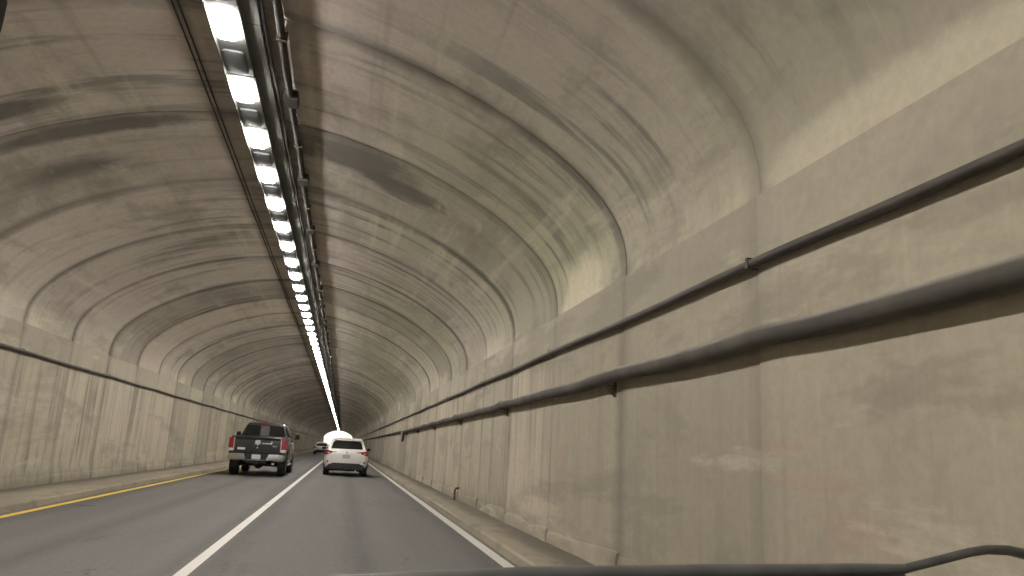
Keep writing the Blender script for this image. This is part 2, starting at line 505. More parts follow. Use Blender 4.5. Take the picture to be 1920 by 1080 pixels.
# ------------------------------------------------------------------ ground, road, walkways
def sheet(name, x0, x1, y0, y1, z, m, parent=None, nx=1, ny=1):
    v = [(x0 + (x1 - x0) * i / nx, y0 + (y1 - y0) * j / ny, z) for j in range(ny + 1) for i in range(nx + 1)]
    f = [(j * (nx + 1) + i, j * (nx + 1) + i + 1, (j + 1) * (nx + 1) + i + 1, (j + 1) * (nx + 1) + i) for j in range(ny) for i in range(nx)]
    return link(name, pmesh(name, v, f), parent, (m,))
setp(sheet('ground', -3000, 3000, -3000, 3000, -0.03, M_GRASS), kind='structure')
KR, KL = 2.14, -4.96
road = setp(sheet('road', -5.4, 2.6, -600, 1400, 0.0, M_ASPH), kind='structure')
def stripe(name, xc, w, m):
    o = sheet(name, xc - w / 2, xc + w / 2, -300, 700, 0.004, m, road, 1, 1)
    return o
stripe('white_lane_line', -1.375, 0.125, M_WHITEP)
stripe('white_edge_line', 2.005, 0.145, M_WHITEP)
stripe('yellow_edge_line', -4.75, 0.125, M_YELLOWP)
def walkway(name, xi, xo):
    s = 1 if xo > xi else -1
    sec = [(xi, -0.02), (xi + s * 0.012, KERB - 0.025), (xi + s * 0.035, KERB), (xi + s * 0.3, KERB + 0.008), (xo, KERB + 0.02), (xo, -0.02)]
    rnd = random.Random(3)
    loops = []
    y = -60.0
    while y < 330:
        j = rnd.uniform(-0.012, 0.012)
        loops.append([(x + (j if k < 3 else 0), y, z + (rnd.uniform(-0.006, 0.006) if 1 < k < 5 else 0)) for k, (x, z) in enumerate(sec)])
        y += 1.5
    setp(MB().loft(loops).build(name, M_WALK, None, 30), kind='structure')
walkway('walkway_right', KR, XR + 0.05)
walkway('walkway_left', KL, XL - 0.05)

# ------------------------------------------------------------------ lamps along the crown
LX = -1.62
LSP = 1.52
LZ = 5.505
def rrect(w, l, r, z, n=4):
    pts = []
    for cx_, cy_, a0 in ((w / 2 - r, l / 2 - r, 0), (-w / 2 + r, l / 2 - r, 90), (-w / 2 + r, -l / 2 + r, 180), (w / 2 - r, -l / 2 + r, 270)):
        for k in range(n + 1):
            a = rad(a0 + 90 * k / n)
            pts.append((cx_ + r * math.cos(a), cy_ + r * math.sin(a), z))
    return pts
hb = MB().box(-0.17, 0.17, -LSP / 2 + 0.01, LSP / 2 - 0.01, 0.0, 0.10)
hb.loft([[(-0.17, -LSP / 2 + 0.01, 0.0), (-0.15, -LSP / 2 + 0.01, -0.03), (-0.14, -LSP / 2 + 0.01, 0.0)], [(-0.17, LSP / 2 - 0.01, 0.0), (-0.15, LSP / 2 - 0.01, -0.03), (-0.14, LSP / 2 - 0.01, 0.0)]])
hous_me = pmesh('housing', hb.v, hb.f, 30); hous_me.materials.append(M_HOUSING)
lens_me = []
for m in M_LENS:
    l = MB().loft([rrect(0.22, 0.53, 0.05, 0.004), rrect(0.215, 0.525, 0.05, -0.04), rrect(0.18, 0.48, 0.04, -0.058)])
    me = pmesh('lit_lens', l.v, l.f, 40); me.materials.append(m); lens_me.append(me)
l = MB().loft([rrect(0.24, 0.52, 0.05, 0.004), rrect(0.24, 0.52, 0.05, -0.02), rrect(0.20, 0.48, 0.04, -0.03)])
off_me = pmesh('unlit_lens', l.v, l.f, 40); off_me.materials.append(M_LENSOFF)
hg = MB()
for yy in (-0.6, 0.6):
    hg.box(-0.2, 0.2, yy - 0.02, yy + 0.02, 0.085, 0.105)
    for xx in (-0.12, 0.12):
        hg.box(xx - 0.01, xx + 0.01, yy - 0.01, yy + 0.01, 0.10, 0.19)
hang_me = pmesh('hanger', hg.v, hg.f, 30); hang_me.materials.append(M_BRKT)

first = 7.54 + 0.38 - LSP * 13
k = 0
while True:
    y = first + k * LSP
    if y > Y1 - 2: break
    k += 1
    if y < Y0 + 1.5: continue
    t = empty('ceiling_lamp', (LX, y, LZ + random.uniform(-0.006, 0.006)))
    t.rotation_euler = (random.uniform(-0.004, 0.004), random.uniform(-0.012, 0.012), random.uniform(-0.006, 0.006))
    setp(t, 'rectangular white lamp in the lit row along the tunnel crown', 'lamp', 'lamps along the tunnel crown')
    link('housing', hous_me, t)
    z = 0 if y < 42 else (1 if y < 56 else (2 if y < 76 else 3))
    link('lit_lens', lens_me[z], t).location = (0, -0.38, 0)
    link('unlit_lens', off_me, t).location = (0, 0.43, 0)
    if y < 110:
        link('hanger', hang_me, t)

# ------------------------------------------------------------------ cable tray and conduits beside the lamps
def ceil_z(x):
    d = abs(x - XC)
    for (a, za), (b, zb) in zip(half, half[1:]):
        if b <= d <= a:
            return zb + (za - zb) * (d - b) / (a - b)
    return Z_SPR
def run_pts(x, z, y0, y1, step, jx=0.0, jz=0.0, seed=1):
    rnd = random.Random(seed); pts = []; y = y0
    while y < y1:
        pts.append((x + rnd.uniform(-jx, jx), y, z + rnd.uniform(-jz, jz))); y += step
    return pts
tray = empty('cable_tray', (-1.36, 0, 5.5))
setp(tray, 'flat grey metal cable tray running beside the lamp row on the vault crown', 'cable tray')
y = Y0 + 1
rnd = random.Random(4)
tb = MB().box(-0.085, 0.085, 0.006, 3.034, 0.0, 0.012).box(-0.085, -0.075, 0.006, 3.034, 0.012, 0.06).box(0.075, 0.085, 0.006, 3.034, 0.012, 0.06)
tb.box(-0.06, 0.06, 1.4, 1.44, 0.012, 0.10)
tray_me = pmesh('tray_length', tb.v, tb.f, 30); tray_me.materials.append(M_TRAY)
while y < Y1 - 4:
    o = link('tray_length', tray_me, tray); o.location = (rnd.uniform(-0.008, 0.008), y, 0.075 + rnd.uniform(-0.008, 0.008)); y += 3.04
def conduit(name, label, x, r, z, box_every, box, boxmat, y_first, seed):
    t = empty(name, (x, 0, z))
    setp(t, label, 'conduit')
    MB().tube([(px - x, py, pz - z) for px, py, pz in run_pts(x, z, Y0 + 1, Y1 - 1, 1.37, 0.008, 0.008, seed)], r, 8).build('pipe_run', M_DARKC, t, 60)
    if box_every:
        bx, by, bz = box
        bb = MB().box(-bx, bx, -by, by, -bz, bz).box(-bx - 0.03, bx + 0.03, -0.03, 0.03, bz - 0.01, bz + 0.02)
        me = pmesh('junction_box', bb.v, bb.f, 30); me.materials.append(boxmat)
        y = y_first
        while y < 190:
            o = link('junction_box', me, t); o.location = (random.uniform(-0.01, 0.01), y, random.uniform(-0.01, 0.01)); y += box_every
        cl = MB().box(-r - 0.015, r + 0.015, -0.02, 0.02, -r - 0.008, r + 0.06)
        mc = pmesh('clamp', cl.v, cl.f, 30); mc.materials.append(M_BRKT)
        y = y_first + box_every / 2
        while y < 100:
            link('clamp', mc, t).location = (0, y, 0); y += box_every / 2
    return t
conduit('conduit_run', 'thin dark conduit pressed between the grey cable tray and the thicker conduit', -1.235, 0.022, 5.60, 0, None, None, 0, 5)
conduit('conduit_run', 'thick sooty conduit with junction boxes along the vault right of the lamp row', -1.075, 0.045, 5.585, 3.04, (0.085, 0.13, 0.075), M_DARKC, 9.3 - 3.04 * 6, 6)
tw = empty('thin_wire_pair', (-2.12, 0, 5.6))
setp(tw, 'pair of thin wires stapled to the vault left of the lamp row', 'wire')
for dx in (-0.03, 0.03):
    MB().tube([(px + 2.12, py, pz - 5.6) for px, py, pz in run_pts(-2.12 + dx, ceil_z(-2.12 + dx) - 0.015, Y0 + 1, Y1 - 1, 2.1, 0.012, 0.004, 8)], 0.011, 6).build('wire', M_DARKC, tw, 60)

# ------------------------------------------------------------------ wall cables
def wall_cable(name, label, side, z, r, seed):
    xw = (XR if side > 0 else XL) - side * (0.012 + r + 0.012)
    t = empty(name, (xw, 0, z)); setp(t, label, 'cable')
    rnd = random.Random(seed); pts = []; y = Y0 + 0.5; i = 0
    while y < Y1 - 0.5:
        ph = (y - RING0) / (RING * 2)
        sag = -0.018 * abs(math.sin(math.pi * ph))
        pts.append((0, y, sag + rnd.uniform(-0.003, 0.003))); y += RING / 3
    MB().tube(pts, r, 8).build('cable_run', M_CABLE, t, 60)
    q = 0.004
    cl = MB().box(-r - q, r + 0.03, -0.015, 0.015, r, r + q).box(-r - q, -r, -0.015, 0.015, -r, r + q).box(-r - q, r + 0.03, -0.015, 0.015, -r - q, -r)
    if side < 0:
        cl.v = [(-a, b, c) for a, b, c in cl.v]
    mc = pmesh('clip', cl.v, cl.f, 30); mc.materials.append(M_CABLE)
    y = RING0 - 2 * RING * 3
    while y < 110:
        link('clip', mc, t).location = (0, y, 0); y += RING * 2
wall_cable('wall_cable', 'black cable clipped along the right-hand tunnel wall above the thick pipe', 1, 2.715, 0.036, 1)
wall_cable('wall_cable', 'black cable clipped along the tunnel wall on the yellow line side', -1, 2.71, 0.034, 2)

# ------------------------------------------------------------------ thick pipe with its V-shaped drop
PX, PZ, PR = XR - 0.095, 2.155, 0.073
pipe = empty('wall_pipe', (PX, 0, PZ))
setp(pipe, 'thick dark pipe on wall brackets with a V shaped drop, below the black cable', 'pipe')
VY = 36.6
pts = []; y = Y0 + 0.5
rnd = random.Random(9)
while y < VY - 0.8:
    ph = (y - RING0) / (RING * 1.0)
    pts.append((0, y, -0.022 * abs(math.sin(math.pi * ph)) + rnd.uniform(-0.007, 0.007) - max(0, (y - 6)) * 0.0035)); y += RING / 4
zv = pts[-1][2]
MB().tube(pts, PR, 16).build('pipe_run', M_PIPE, pipe, 60)
MB().tube([(0, pts[-1][1] - 0.1, zv), (0, VY - 0.62, zv - 0.02), (0, VY - 0.12, zv - 0.36), (0, VY, zv - 0.42), (0, VY + 0.12, zv - 0.36), (0, VY + 0.75, zv + 0.02), (0, VY + 1.0, zv + 0.03)], 0.056, 10).build('drop_bend', M_PIPE, pipe, 60)
MB().tube([(0, VY + 0.9, zv + 0.03)] + [(0, VY + 1 + k * 3.0, zv + 0.03) for k in range(1, 66)], 0.055, 10).build('pipe_run', M_PIPE, pipe, 60)
fl = MB().tube([(0, -0.03, 0), (0, 0.03, 0)], PR + 0.012, 16)
flm = pmesh('coupling', fl.v, fl.f, 40); flm.materials.append(M_PIPE)
bk = MB().box(-0.02, 0.095, -0.03, 0.03, -PR - 0.02, -PR - 0.003).box(0.075, 0.092, -0.03, 0.03, -PR - 0.13, PR + 0.04)
bk.add([(-0.02, -0.01, -PR - 0.03), (0.08, -0.01, -PR - 0.03), (0.08, -0.01, -PR - 0.13), (-0.02, 0.01, -PR - 0.03), (0.08, 0.01, -PR - 0.03), (0.08, 0.01, -PR - 0.13)], [(0, 1, 2), (3, 5, 4), (0, 3, 4, 1), (1, 4, 5, 2), (2, 5, 3, 0)])
bkm = pmesh('bracket', bk.v, bk.f, 30); bkm.materials.append(M_BRKT)
def pz_at(y):
    return min(pts, key=lambda p: abs(p[1] - y))[2]
y = RING0 - RING * 5 + 0.2
while y < VY - 1:
    link('bracket', bkm, pipe).location = (0, y, pz_at(y)); y += RING * 2
for y in (-3.1, 13.4, 19.0, 24.6, 30.1):
    link('coupling', flm, pipe).location = (0, y, pz_at(y))

# short drain pipe standing at the foot of the right wall
dp = empty('drain_pipe', (XR - 0.12, 18.3, KERB))
setp(dp, 'short rusty drain pipe stub at the foot of the right-hand wall', 'pipe')
MB().tube([(0, 0, -0.01), (0, 0, 0.24), (0.02, 0, 0.28), (0.11, 0, 0.30)], 0.026, 8).build('stub', M_BRKT, dp, 50)
MB().tube([(0, 0, 0.08), (0, 0, 0.10)], 0.036, 8).build('collar', M_BRKT, dp, 50)

# ------------------------------------------------------------------ vehicles
M_TRUCK = mat('dark_grey_car_paint', (0.036, 0.037, 0.039), 0.3, metal=0.3, coat=0.8, var=0.15, vscale=3)
M_WHITE = mat('white_car_paint', (0.83, 0.81, 0.79), 0.3, coat=0.7, var=0.04, vscale=2)
M_CHROME = mat('chrome', (0.52, 0.51, 0.50), 0.3, metal=1.0, var=0.1, vscale=6)
M_BLKPL = mat('black_plastic', (0.022, 0.022, 0.023), 0.55, var=0.2, vscale=10)
M_GLASS = mat('tinted_glass', (0.012, 0.013, 0.014), 0.06, coat=0.5)
M_GLASSM = mat('clear_sliding_glass', (0.13, 0.115, 0.12), 0.12)
M_TYRE = mat('tyre_rubber', (0.024, 0.024, 0.024), 0.8, var=0.25, vscale=12)
M_RIM = mat('alloy_rim', (0.40, 0.40, 0.40), 0.3, metal=0.9)
M_RED = mat('red_tail_lens', (0.21, 0.014, 0.03), 0.25, emit=(1.0, 0.05, 0.07), estr=0.015, coat=0.5)
M_REDD = mat('red_reflector', (0.32, 0.02, 0.03), 0.2, coat=0.5)
M_CLEARL = mat('clear_tail_lens', (0.70, 0.62, 0.62), 0.15, coat=0.5)
M_PLATE2 = mat('plate_grey_blue', (0.46, 0.46, 0.52), 0.45, var=0.1, vscale=30)
M_PLATE = mat('plate_white', (0.66, 0.67, 0.66), 0.45, var=0.08, vscale=30)
M_PLATEB = mat('plate_blue_ink', (0.10, 0.14, 0.25), 0.5)
M_STICK = mat('sticker_white', (0.72, 0.71, 0.68), 0.5)
M_UNDER = mat('underbody', (0.02, 0.019, 0.018), 0.8)

def lathe(prof_, n=20, axis='x'):
    loops = []
    for k in range(n):
        a = 2 * math.pi * k / n
        loops.append([(x, r * math.cos(a), r * math.sin(a)) for x, r in prof_])
    v = [p for l in loops for p in l]; m = len(prof_); f = []
    for k in range(n):
        k2 = (k + 1) % n
        for j in range(m - 1):
            f.append((k * m + j, k * m + j + 1, k2 * m + j + 1, k2 * m + j))
    return v, f

def wheel(parent, x, y, r, w):
    t = empty('wheel', (x, y, r)); t.parent = parent
    hw = w / 2
    v, f = lathe([(-hw + 0.02, r * 0.62), (-hw, r * 0.72), (-hw, r * 0.88), (-hw + 0.03, r * 0.975), (-hw * 0.4, r), (hw * 0.4, r), (hw - 0.03, r * 0.975), (hw, r * 0.88), (hw, r * 0.72), (hw - 0.02, r * 0.62)], 24)
    MB().add(v, f).build('tyre', M_TYRE, t, 40)
    mb = MB()
    v, f = lathe([(-hw + 0.015, r * 0.64), (-hw + 0.05, r * 0.58), (hw - 0.05, r * 0.58), (hw - 0.015, r * 0.64)], 24); mb.add(v, f)
    s = 1 if x > 0 else -1
    for k in range(5):
        a = 2 * math.pi * k / 5
        c, sn = math.cos(a), math.sin(a)
        pl = []
        for (u, ww) in ((-0.05, 0.05), (-0.035, r * 0.6), (0.035, r * 0.6), (0.05, 0.05)):
            pl.append((s * (hw - 0.05), ww * c - u * sn, ww * sn + u * c))
        mb.plate(pl, (s, 0, 0), 0.03)
    v, f = lathe([(s * (hw - 0.06), 0.0001), (s * (hw - 0.06), r * 0.59)], 20); mb.add(v, f)
    mb.build('rim', M_RIM, t, 40)
    return t

def pick_loop(y, hw, zb, zt, tuck=0.04, shoulder=0.05):
    return [(-hw + tuck, y, zb), (-hw, y, zb + 0.14), (-hw, y, zt - 0.22), (-hw + shoulder * 0.5, y, zt - 0.06), (-hw + shoulder, y, zt),
            (hw - shoulder, y, zt), (hw - shoulder * 0.5, y, zt - 0.06), (hw, y, zt - 0.22), (hw, y, zb + 0.14), (hw - tuck, y, zb)]

def text_mesh(parent, name, body, size, loc, rotz, m, ext=0.004):
    c = bpy.data.curves.new(name, 'FONT'); c.body = body; c.size = size; c.extrude = ext; c.align_x = 'CENTER'; c.align_y = 'CENTER'
    tmp = bpy.data.objects.new('tmp', c); col.objects.link(tmp)
    bpy.context.view_layer.update()
    me = bpy.data.meshes.new_from_object(tmp.evaluated_get(bpy.context.evaluated_depsgraph_get()))
    bpy.data.objects.remove(tmp)
    o = link(name, me, parent); me.materials.clear(); me.materials.append(m)
    o.location = loc; o.rotation_euler = (rad(90), 0, rotz)
    return o

# ---- dark pickup, seen from behind (local: rear bumper at y = 0, nose towards +y)
def pickup(loc, rz):
    t = empty('pickup_truck', loc); t.rotation_euler = (0, 0, rz)
    setp(t, 'dark grey crew cab pickup truck with chrome bumper beside the yellow line', 'pickup truck')
    W = 1.0
    # cargo bed sides with flared arches
    for s in (-1, 1):
        loops = []
        for y, hw, zb, zt in ((0.10, W - 0.035, 0.80, 1.40), (0.16, W - 0.015, 0.72, 1.41), (0.55, W - 0.005, 0.66, 1.42), (0.75, W + 0.012, 0.86, 1.42), (1.05, W + 0.02, 1.0, 1.42), (1.35, W + 0.02, 1.0, 1.42), (1.65, W + 0.012, 0.86, 1.42), (1.85, W - 0.005, 0.62, 1.42), (2.02, W - 0.008, 0.60, 1.42)):
            loops.append([(s * (hw - 0.03), y, zb), (s * hw, y, zb + 0.06), (s * hw, y, 1.22), (s * (hw - 0.02), y, zt - 0.04), (s * (hw - 0.05), y, zt), (s * (hw - 0.15), y, zt), (s * (hw - 0.16), y, zt - 0.3), (s * (hw - 0.16), y, max(zb, 0.9))])
        MB().loft(loops).build('bed_side', M_TRUCK, t, 40)
    MB().box(-0.86, 0.86, 0.12, 2.0, 0.84, 0.92).build('bed_floor', M_BLKPL, t)
    # tailgate: pressed panel with a spoiler lip
    tg = MB().loft([[(-0.80, 0.075, 0.82), (-0.80, 0.055, 1.00), (-0.80, 0.06, 1.30), (-0.80, 0.02, 1.365), (-0.80, 0.02, 1.405), (-0.80, 0.15, 1.415), (-0.80, 0.15, 0.82)],
                    [(0.80, 0.075, 0.82), (0.80, 0.055, 1.00), (0.80, 0.06, 1.30), (0.80, 0.02, 1.365), (0.80, 0.02, 1.405), (0.80, 0.15, 1.415), (0.80, 0.15, 0.82)]])
    tail = tg.build('tailgate', M_TRUCK, t, 30, 0.012)
    # emblem, chrome bar with an upturned end, and badges on the tailgate
    yb = 0.052
    hd = [(-0.03, 1.12), (-0.055, 1.17), (-0.10, 1.13), (-0.115, 1.20), (-0.10, 1.27), (-0.05, 1.30), (0.0, 1.285), (0.05, 1.30), (0.10, 1.27), (0.115, 1.20), (0.10, 1.13), (0.055, 1.17), (0.03, 1.12), (0.0, 1.09)]
    MB().plate([(x * 0.85, yb, z) for x, z in hd], (0, -1, 0), 0.012).build('emblem', M_CHROME, tail, 30)
    MB().box(0.15, 0.50, yb - 0.01, yb + 0.006, 1.155, 1.195).box(0.47, 0.505, yb - 0.01, yb + 0.006, 1.195, 1.255).build('chrome_strip', M_CHROME, tail, 30, 0.004)
    text_mesh(tail, 'badge', '4x4', 0.105, (0.60, yb - 0.004, 1.09), 0, M_CHROME)
    MB().tube([(0, yb + 0.01, 1.02), (0, yb - 0.012, 1.02)], 0.028, 10).build('lock', M_CHROME, tail, 40)
    MB().box(-0.68, -0.42, yb - 0.006, yb + 0.01, 0.93, 1.01).build('sticker', M_STICK, tail, 30)
    # tail lamps wrap the corners
    for s in (-1, 1):
        lamp = empty('tail_lamp', (0, 0, 0)); lamp.parent = t
        MB().loft([[(s * 0.825, 0.055, z0), (s * 0.965, 0.07, z0), (s * 1.01, 0.14, z0), (s * 1.01, 0.24, z0), (s * 0.86, 0.24, z0)] for z0 in (0.98, 1.34)]).build('red_lens', M_RED, lamp, 30, 0.012)
        MB().box(min(s * 0.805, s * 0.832), max(s * 0.805, s * 0.832), 0.045, 0.2, 0.90, 1.35).build('lamp_trim', M_CLEARL, lamp, 30, 0.006)
        MB().loft([[(s * 0.825, 0.055, z0), (s * 0.965, 0.07, z0), (s * 1.008, 0.14, z0), (s * 1.008, 0.24, z0), (s * 0.86, 0.24, z0)] for z0 in (0.88, 0.975)]).build('reverse_lens', M_CLEARL, lamp, 30, 0.01)
    # chrome step bumper with the plate recess
    for s in (-1, 1):
        MB().loft([[(s * 0.36, -0.06, 0.60), (s * 0.36, -0.07, 0.66), (s * 0.44, -0.06, 0.80), (s * 0.44, 0.10, 0.80), (s * 0.36, 0.10, 0.56)],
                   [(s * 0.70, -0.05, 0.56), (s * 0.70, -0.06, 0.64), (s * 0.70, -0.045, 0.80), (s * 0.70, 0.10, 0.80), (s * 0.70, 0.10, 0.54)],
                   [(s * 0.95, 0.01, 0.58), (s * 0.95, 0.0, 0.64), (s * 0.95, 0.01, 0.79), (s * 0.95, 0.14, 0.79), (s * 0.95, 0.14, 0.57)],
                   [(s * 1.0, 0.10, 0.61), (s * 1.0, 0.09, 0.66), (s * 1.0, 0.10, 0.78), (s * 1.0, 0.26, 0.78), (s * 1.0, 0.26, 0.61)]]).build('bumper_end', M_CHROME, t, 35, 0.01)
        MB().box(min(s * 0.42, s * 0.98), max(s * 0.42, s * 0.98), 0.02, 0.16, 0.800, 0.812).build('step_pad', M_BLKPL, t, 30)
    MB().loft([[(-0.44, -0.06, 0.56), (-0.44, -0.07, 0.60), (-0.44, 0.06, 0.60), (-0.44, 0.06, 0.56)], [(0.44, -0.06, 0.56), (0.44, -0.07, 0.60), (0.44, 0.06, 0.60), (0.44, 0.06, 0.56)]]).build('bumper_lip', M_CHROME, t, 30, 0.006)
    MB().box(-0.36, 0.36, 0.0, 0.10, 0.60, 0.80).build('bumper_recess', M_BLKPL, t, 30)
    pl = MB().box(-0.155, 0.155, -0.016, -0.001, 0.615, 0.775).build('license_plate', M_PLATE, t, 30, 0.004)
    MB().box(-0.35, 0.35, 0.0, 0.3, 0.46, 0.559).box(-0.06, 0.06, -0.09, 0.3, 0.43, 0.50).build('hitch', M_BLKPL, t, 30, 0.01)
    # cab
    cab = MB().loft([pick_loop(2.06, 0.985, 0.48, 1.40, 0.05, 0.03), pick_loop(2.5, 0.995, 0.46, 1.39, 0.05, 0.03), pick_loop(4.1, 0.995, 0.46, 1.33, 0.05, 0.03), pick_loop(4.25, 0.99, 0.46, 1.30, 0.05, 0.05)])
    cab.build('cab_body', M_TRUCK, t, 30, 0.02)
    hood = MB().loft([pick_loop(4.26, 0.985, 0.75, 1.29, 0.02, 0.10), pick_loop(4.9, 0.99, 0.80, 1.24, 0.02, 0.14), pick_loop(5.6, 0.95, 0.62, 1.15, 0.02, 0.18), pick_loop(5.8, 0.86, 0.60, 1.02, 0.04, 0.2)])
    hood.build('hood', M_TRUCK, t, 35, 0.02)
    roofl = []
    for z, hw, y0, y1 in ((1.38, 0.90, 2.10, 4.15), (1.46, 0.885, 2.12, 4.02), (1.86, 0.715, 2.24, 3.35), (1.95, 0.66, 2.32, 3.2), (1.985, 0.52, 2.45, 3.0)):
        roofl.append([(-hw, y0, z), (hw, y0, z), (hw, y1, z), (-hw, y1, z)])
    gh = MB().loft(roofl).build('cab_roof', M_TRUCK, t, 40, 0.03)
    def ywin(z):
        return 2.12 + (z - 1.46) / 0.40 * 0.12
    def hwin(z):
        return 0.885 - (z - 1.46) / 0.40 * 0.17
    def quad(x0t, x1t, x0b, x1b, zb, zt, off):
        return [(x0b, ywin(zb) - off, zb), (x1b, ywin(zb) - off, zb), (x1t, ywin(zt) - off, zt), (x0t, ywin(zt) - off, zt)]
    rw = MB().plate(quad(-0.68, 0.68, -0.80, 0.80, 1.465, 1.865, 0.004), (0, -1, 0.2), 0.012).build('rear_window', M_GLASS, t, 30, 0.006)
    MB().plate(quad(-0.155, 0.155, -0.155, 0.155, 1.47, 1.86, 0.018), (0, -1, 0.2), 0.008).build('sliding_pane', M_GLASSM, rw, 30)
    for xx in (-0.165, 0.165):
        MB().plate(quad(xx - 0.012, xx + 0.012, xx - 0.012, xx + 0.012, 1.468, 1.862, 0.017), (0, -1, 0.2), 0.014).build('window_divider', M_BLKPL, rw, 30)
    # chrome waist strip and third brake lamp
    MB().box(-0.13, 0.13, 2.20, 2.26, 1.885, 1.915).build('third_brake_lamp', M_REDD, t, 30, 0.006)
    for s in (-1, 1):
        for (ya, yb2, yc, yd) in ((2.42, 3.05, 3.02, 2.50), (3.15, 3.92, 3.40, 3.12)):
            P = [(s * (0.895), ya, 1.46), (s * 0.895, yb2, 1.46), (s * 0.74, yc, 1.83), (s * 0.74, yd, 1.83)]
            MB().plate([(x + s * 0.002, y_, z_) for x, y_, z_ in P], (s, 0, 0.4), 0.012).build('side_window', M_GLASS, t, 30)
        for yy in (2.40, 3.12):
            d = MB().box(min(s * 0.994, s * 1.004), max(s * 0.994, s * 1.004), yy, yy + 0.68 + (0.16 if yy > 3 else 0), 0.58, 1.36).build('door', M_TRUCK, t, 30, 0.004)
            MB().box(min(s * 1.004, s * 1.035), max(s * 1.004, s * 1.035), yy + 0.06, yy + 0.24, 1.20, 1.235).build('door_handle', M_CHROME, d, 30, 0.006)
        # mirrors
        mt = empty('side_mirror', (0, 0, 0)); mt.parent = t
        MB().box(min(s * 0.93, s * 1.10), max(s * 0.93, s * 1.10), 3.70, 3.76, 1.40, 1.44).build('mirror_arm', M_BLKPL, mt, 30, 0.01)
        MB().loft([[(s * 1.06, 3.62, 1.38), (s * 1.26, 3.66, 1.39), (s * 1.25, 3.66, 1.60), (s * 1.07, 3.62, 1.61)], [(s * 1.08, 3.80, 1.40), (s * 1.24, 3.78, 1.41), (s * 1.23, 3.78, 1.58), (s * 1.09, 3.80, 1.59)]]).build('mirror_housing', M_BLKPL, mt, 30, 0.02)
        MB().plate([(s * 1.085, 3.615, 1.40), (s * 1.235, 3.650, 1.41), (s * 1.225, 3.650, 1.58), (s * 1.09, 3.615, 1.59)], (0, -1, 0), 0.006).build('mirror_glass', M_GLASS, mt, 30)
        MB().tube([(s * 0.93, 2.2, 0.42), (s * 0.97, 2.3, 0.40), (s * 0.97, 4.0, 0.40), (s * 0.93, 4.1, 0.42)], 0.045, 8).build('step_bar', M_CHROME, t, 40)
        wheel(t, s * 0.86, 1.2, 0.41, 0.30)
        wheel(t, s * 0.865, 4.85, 0.405, 0.285)
        MB().box(min(s * 0.72, s * 0.97), max(s * 0.72, s * 0.97), 0.70, 0.72, 0.30, 0.78).build('mud_flap', M_BLKPL, t, 30)
    MB().tube([(-0.72, 1.2, 0.40), (0.72, 1.2, 0.40)], 0.06, 10).tube([(0, 1.05, 0.40), (0, 1.12, 0.40), (0, 1.3, 0.40), (0, 1.4, 0.40)], [0.08, 0.16, 0.16, 0.06], 12).build('rear_axle', M_UNDER, t, 40)
    MB().box(-0.5, -0.38, 0.2, 5.4, 0.48, 0.62).box(0.38, 0.5, 0.2, 5.4, 0.48, 0.62).box(-0.75, 0.75, 1.7, 5.2, 0.44, 0.72).build('chassis', M_UNDER, t, 30)
    MB().tube([(0.58, 0.22, 0.46), (0.58, 1.0, 0.46), (0.45, 1.6, 0.45)], 0.04, 10).build('exhaust_pipe', M_CHROME, t, 50)
    return t
pickup((-3.03, 29.1, 0), rad(0.0))

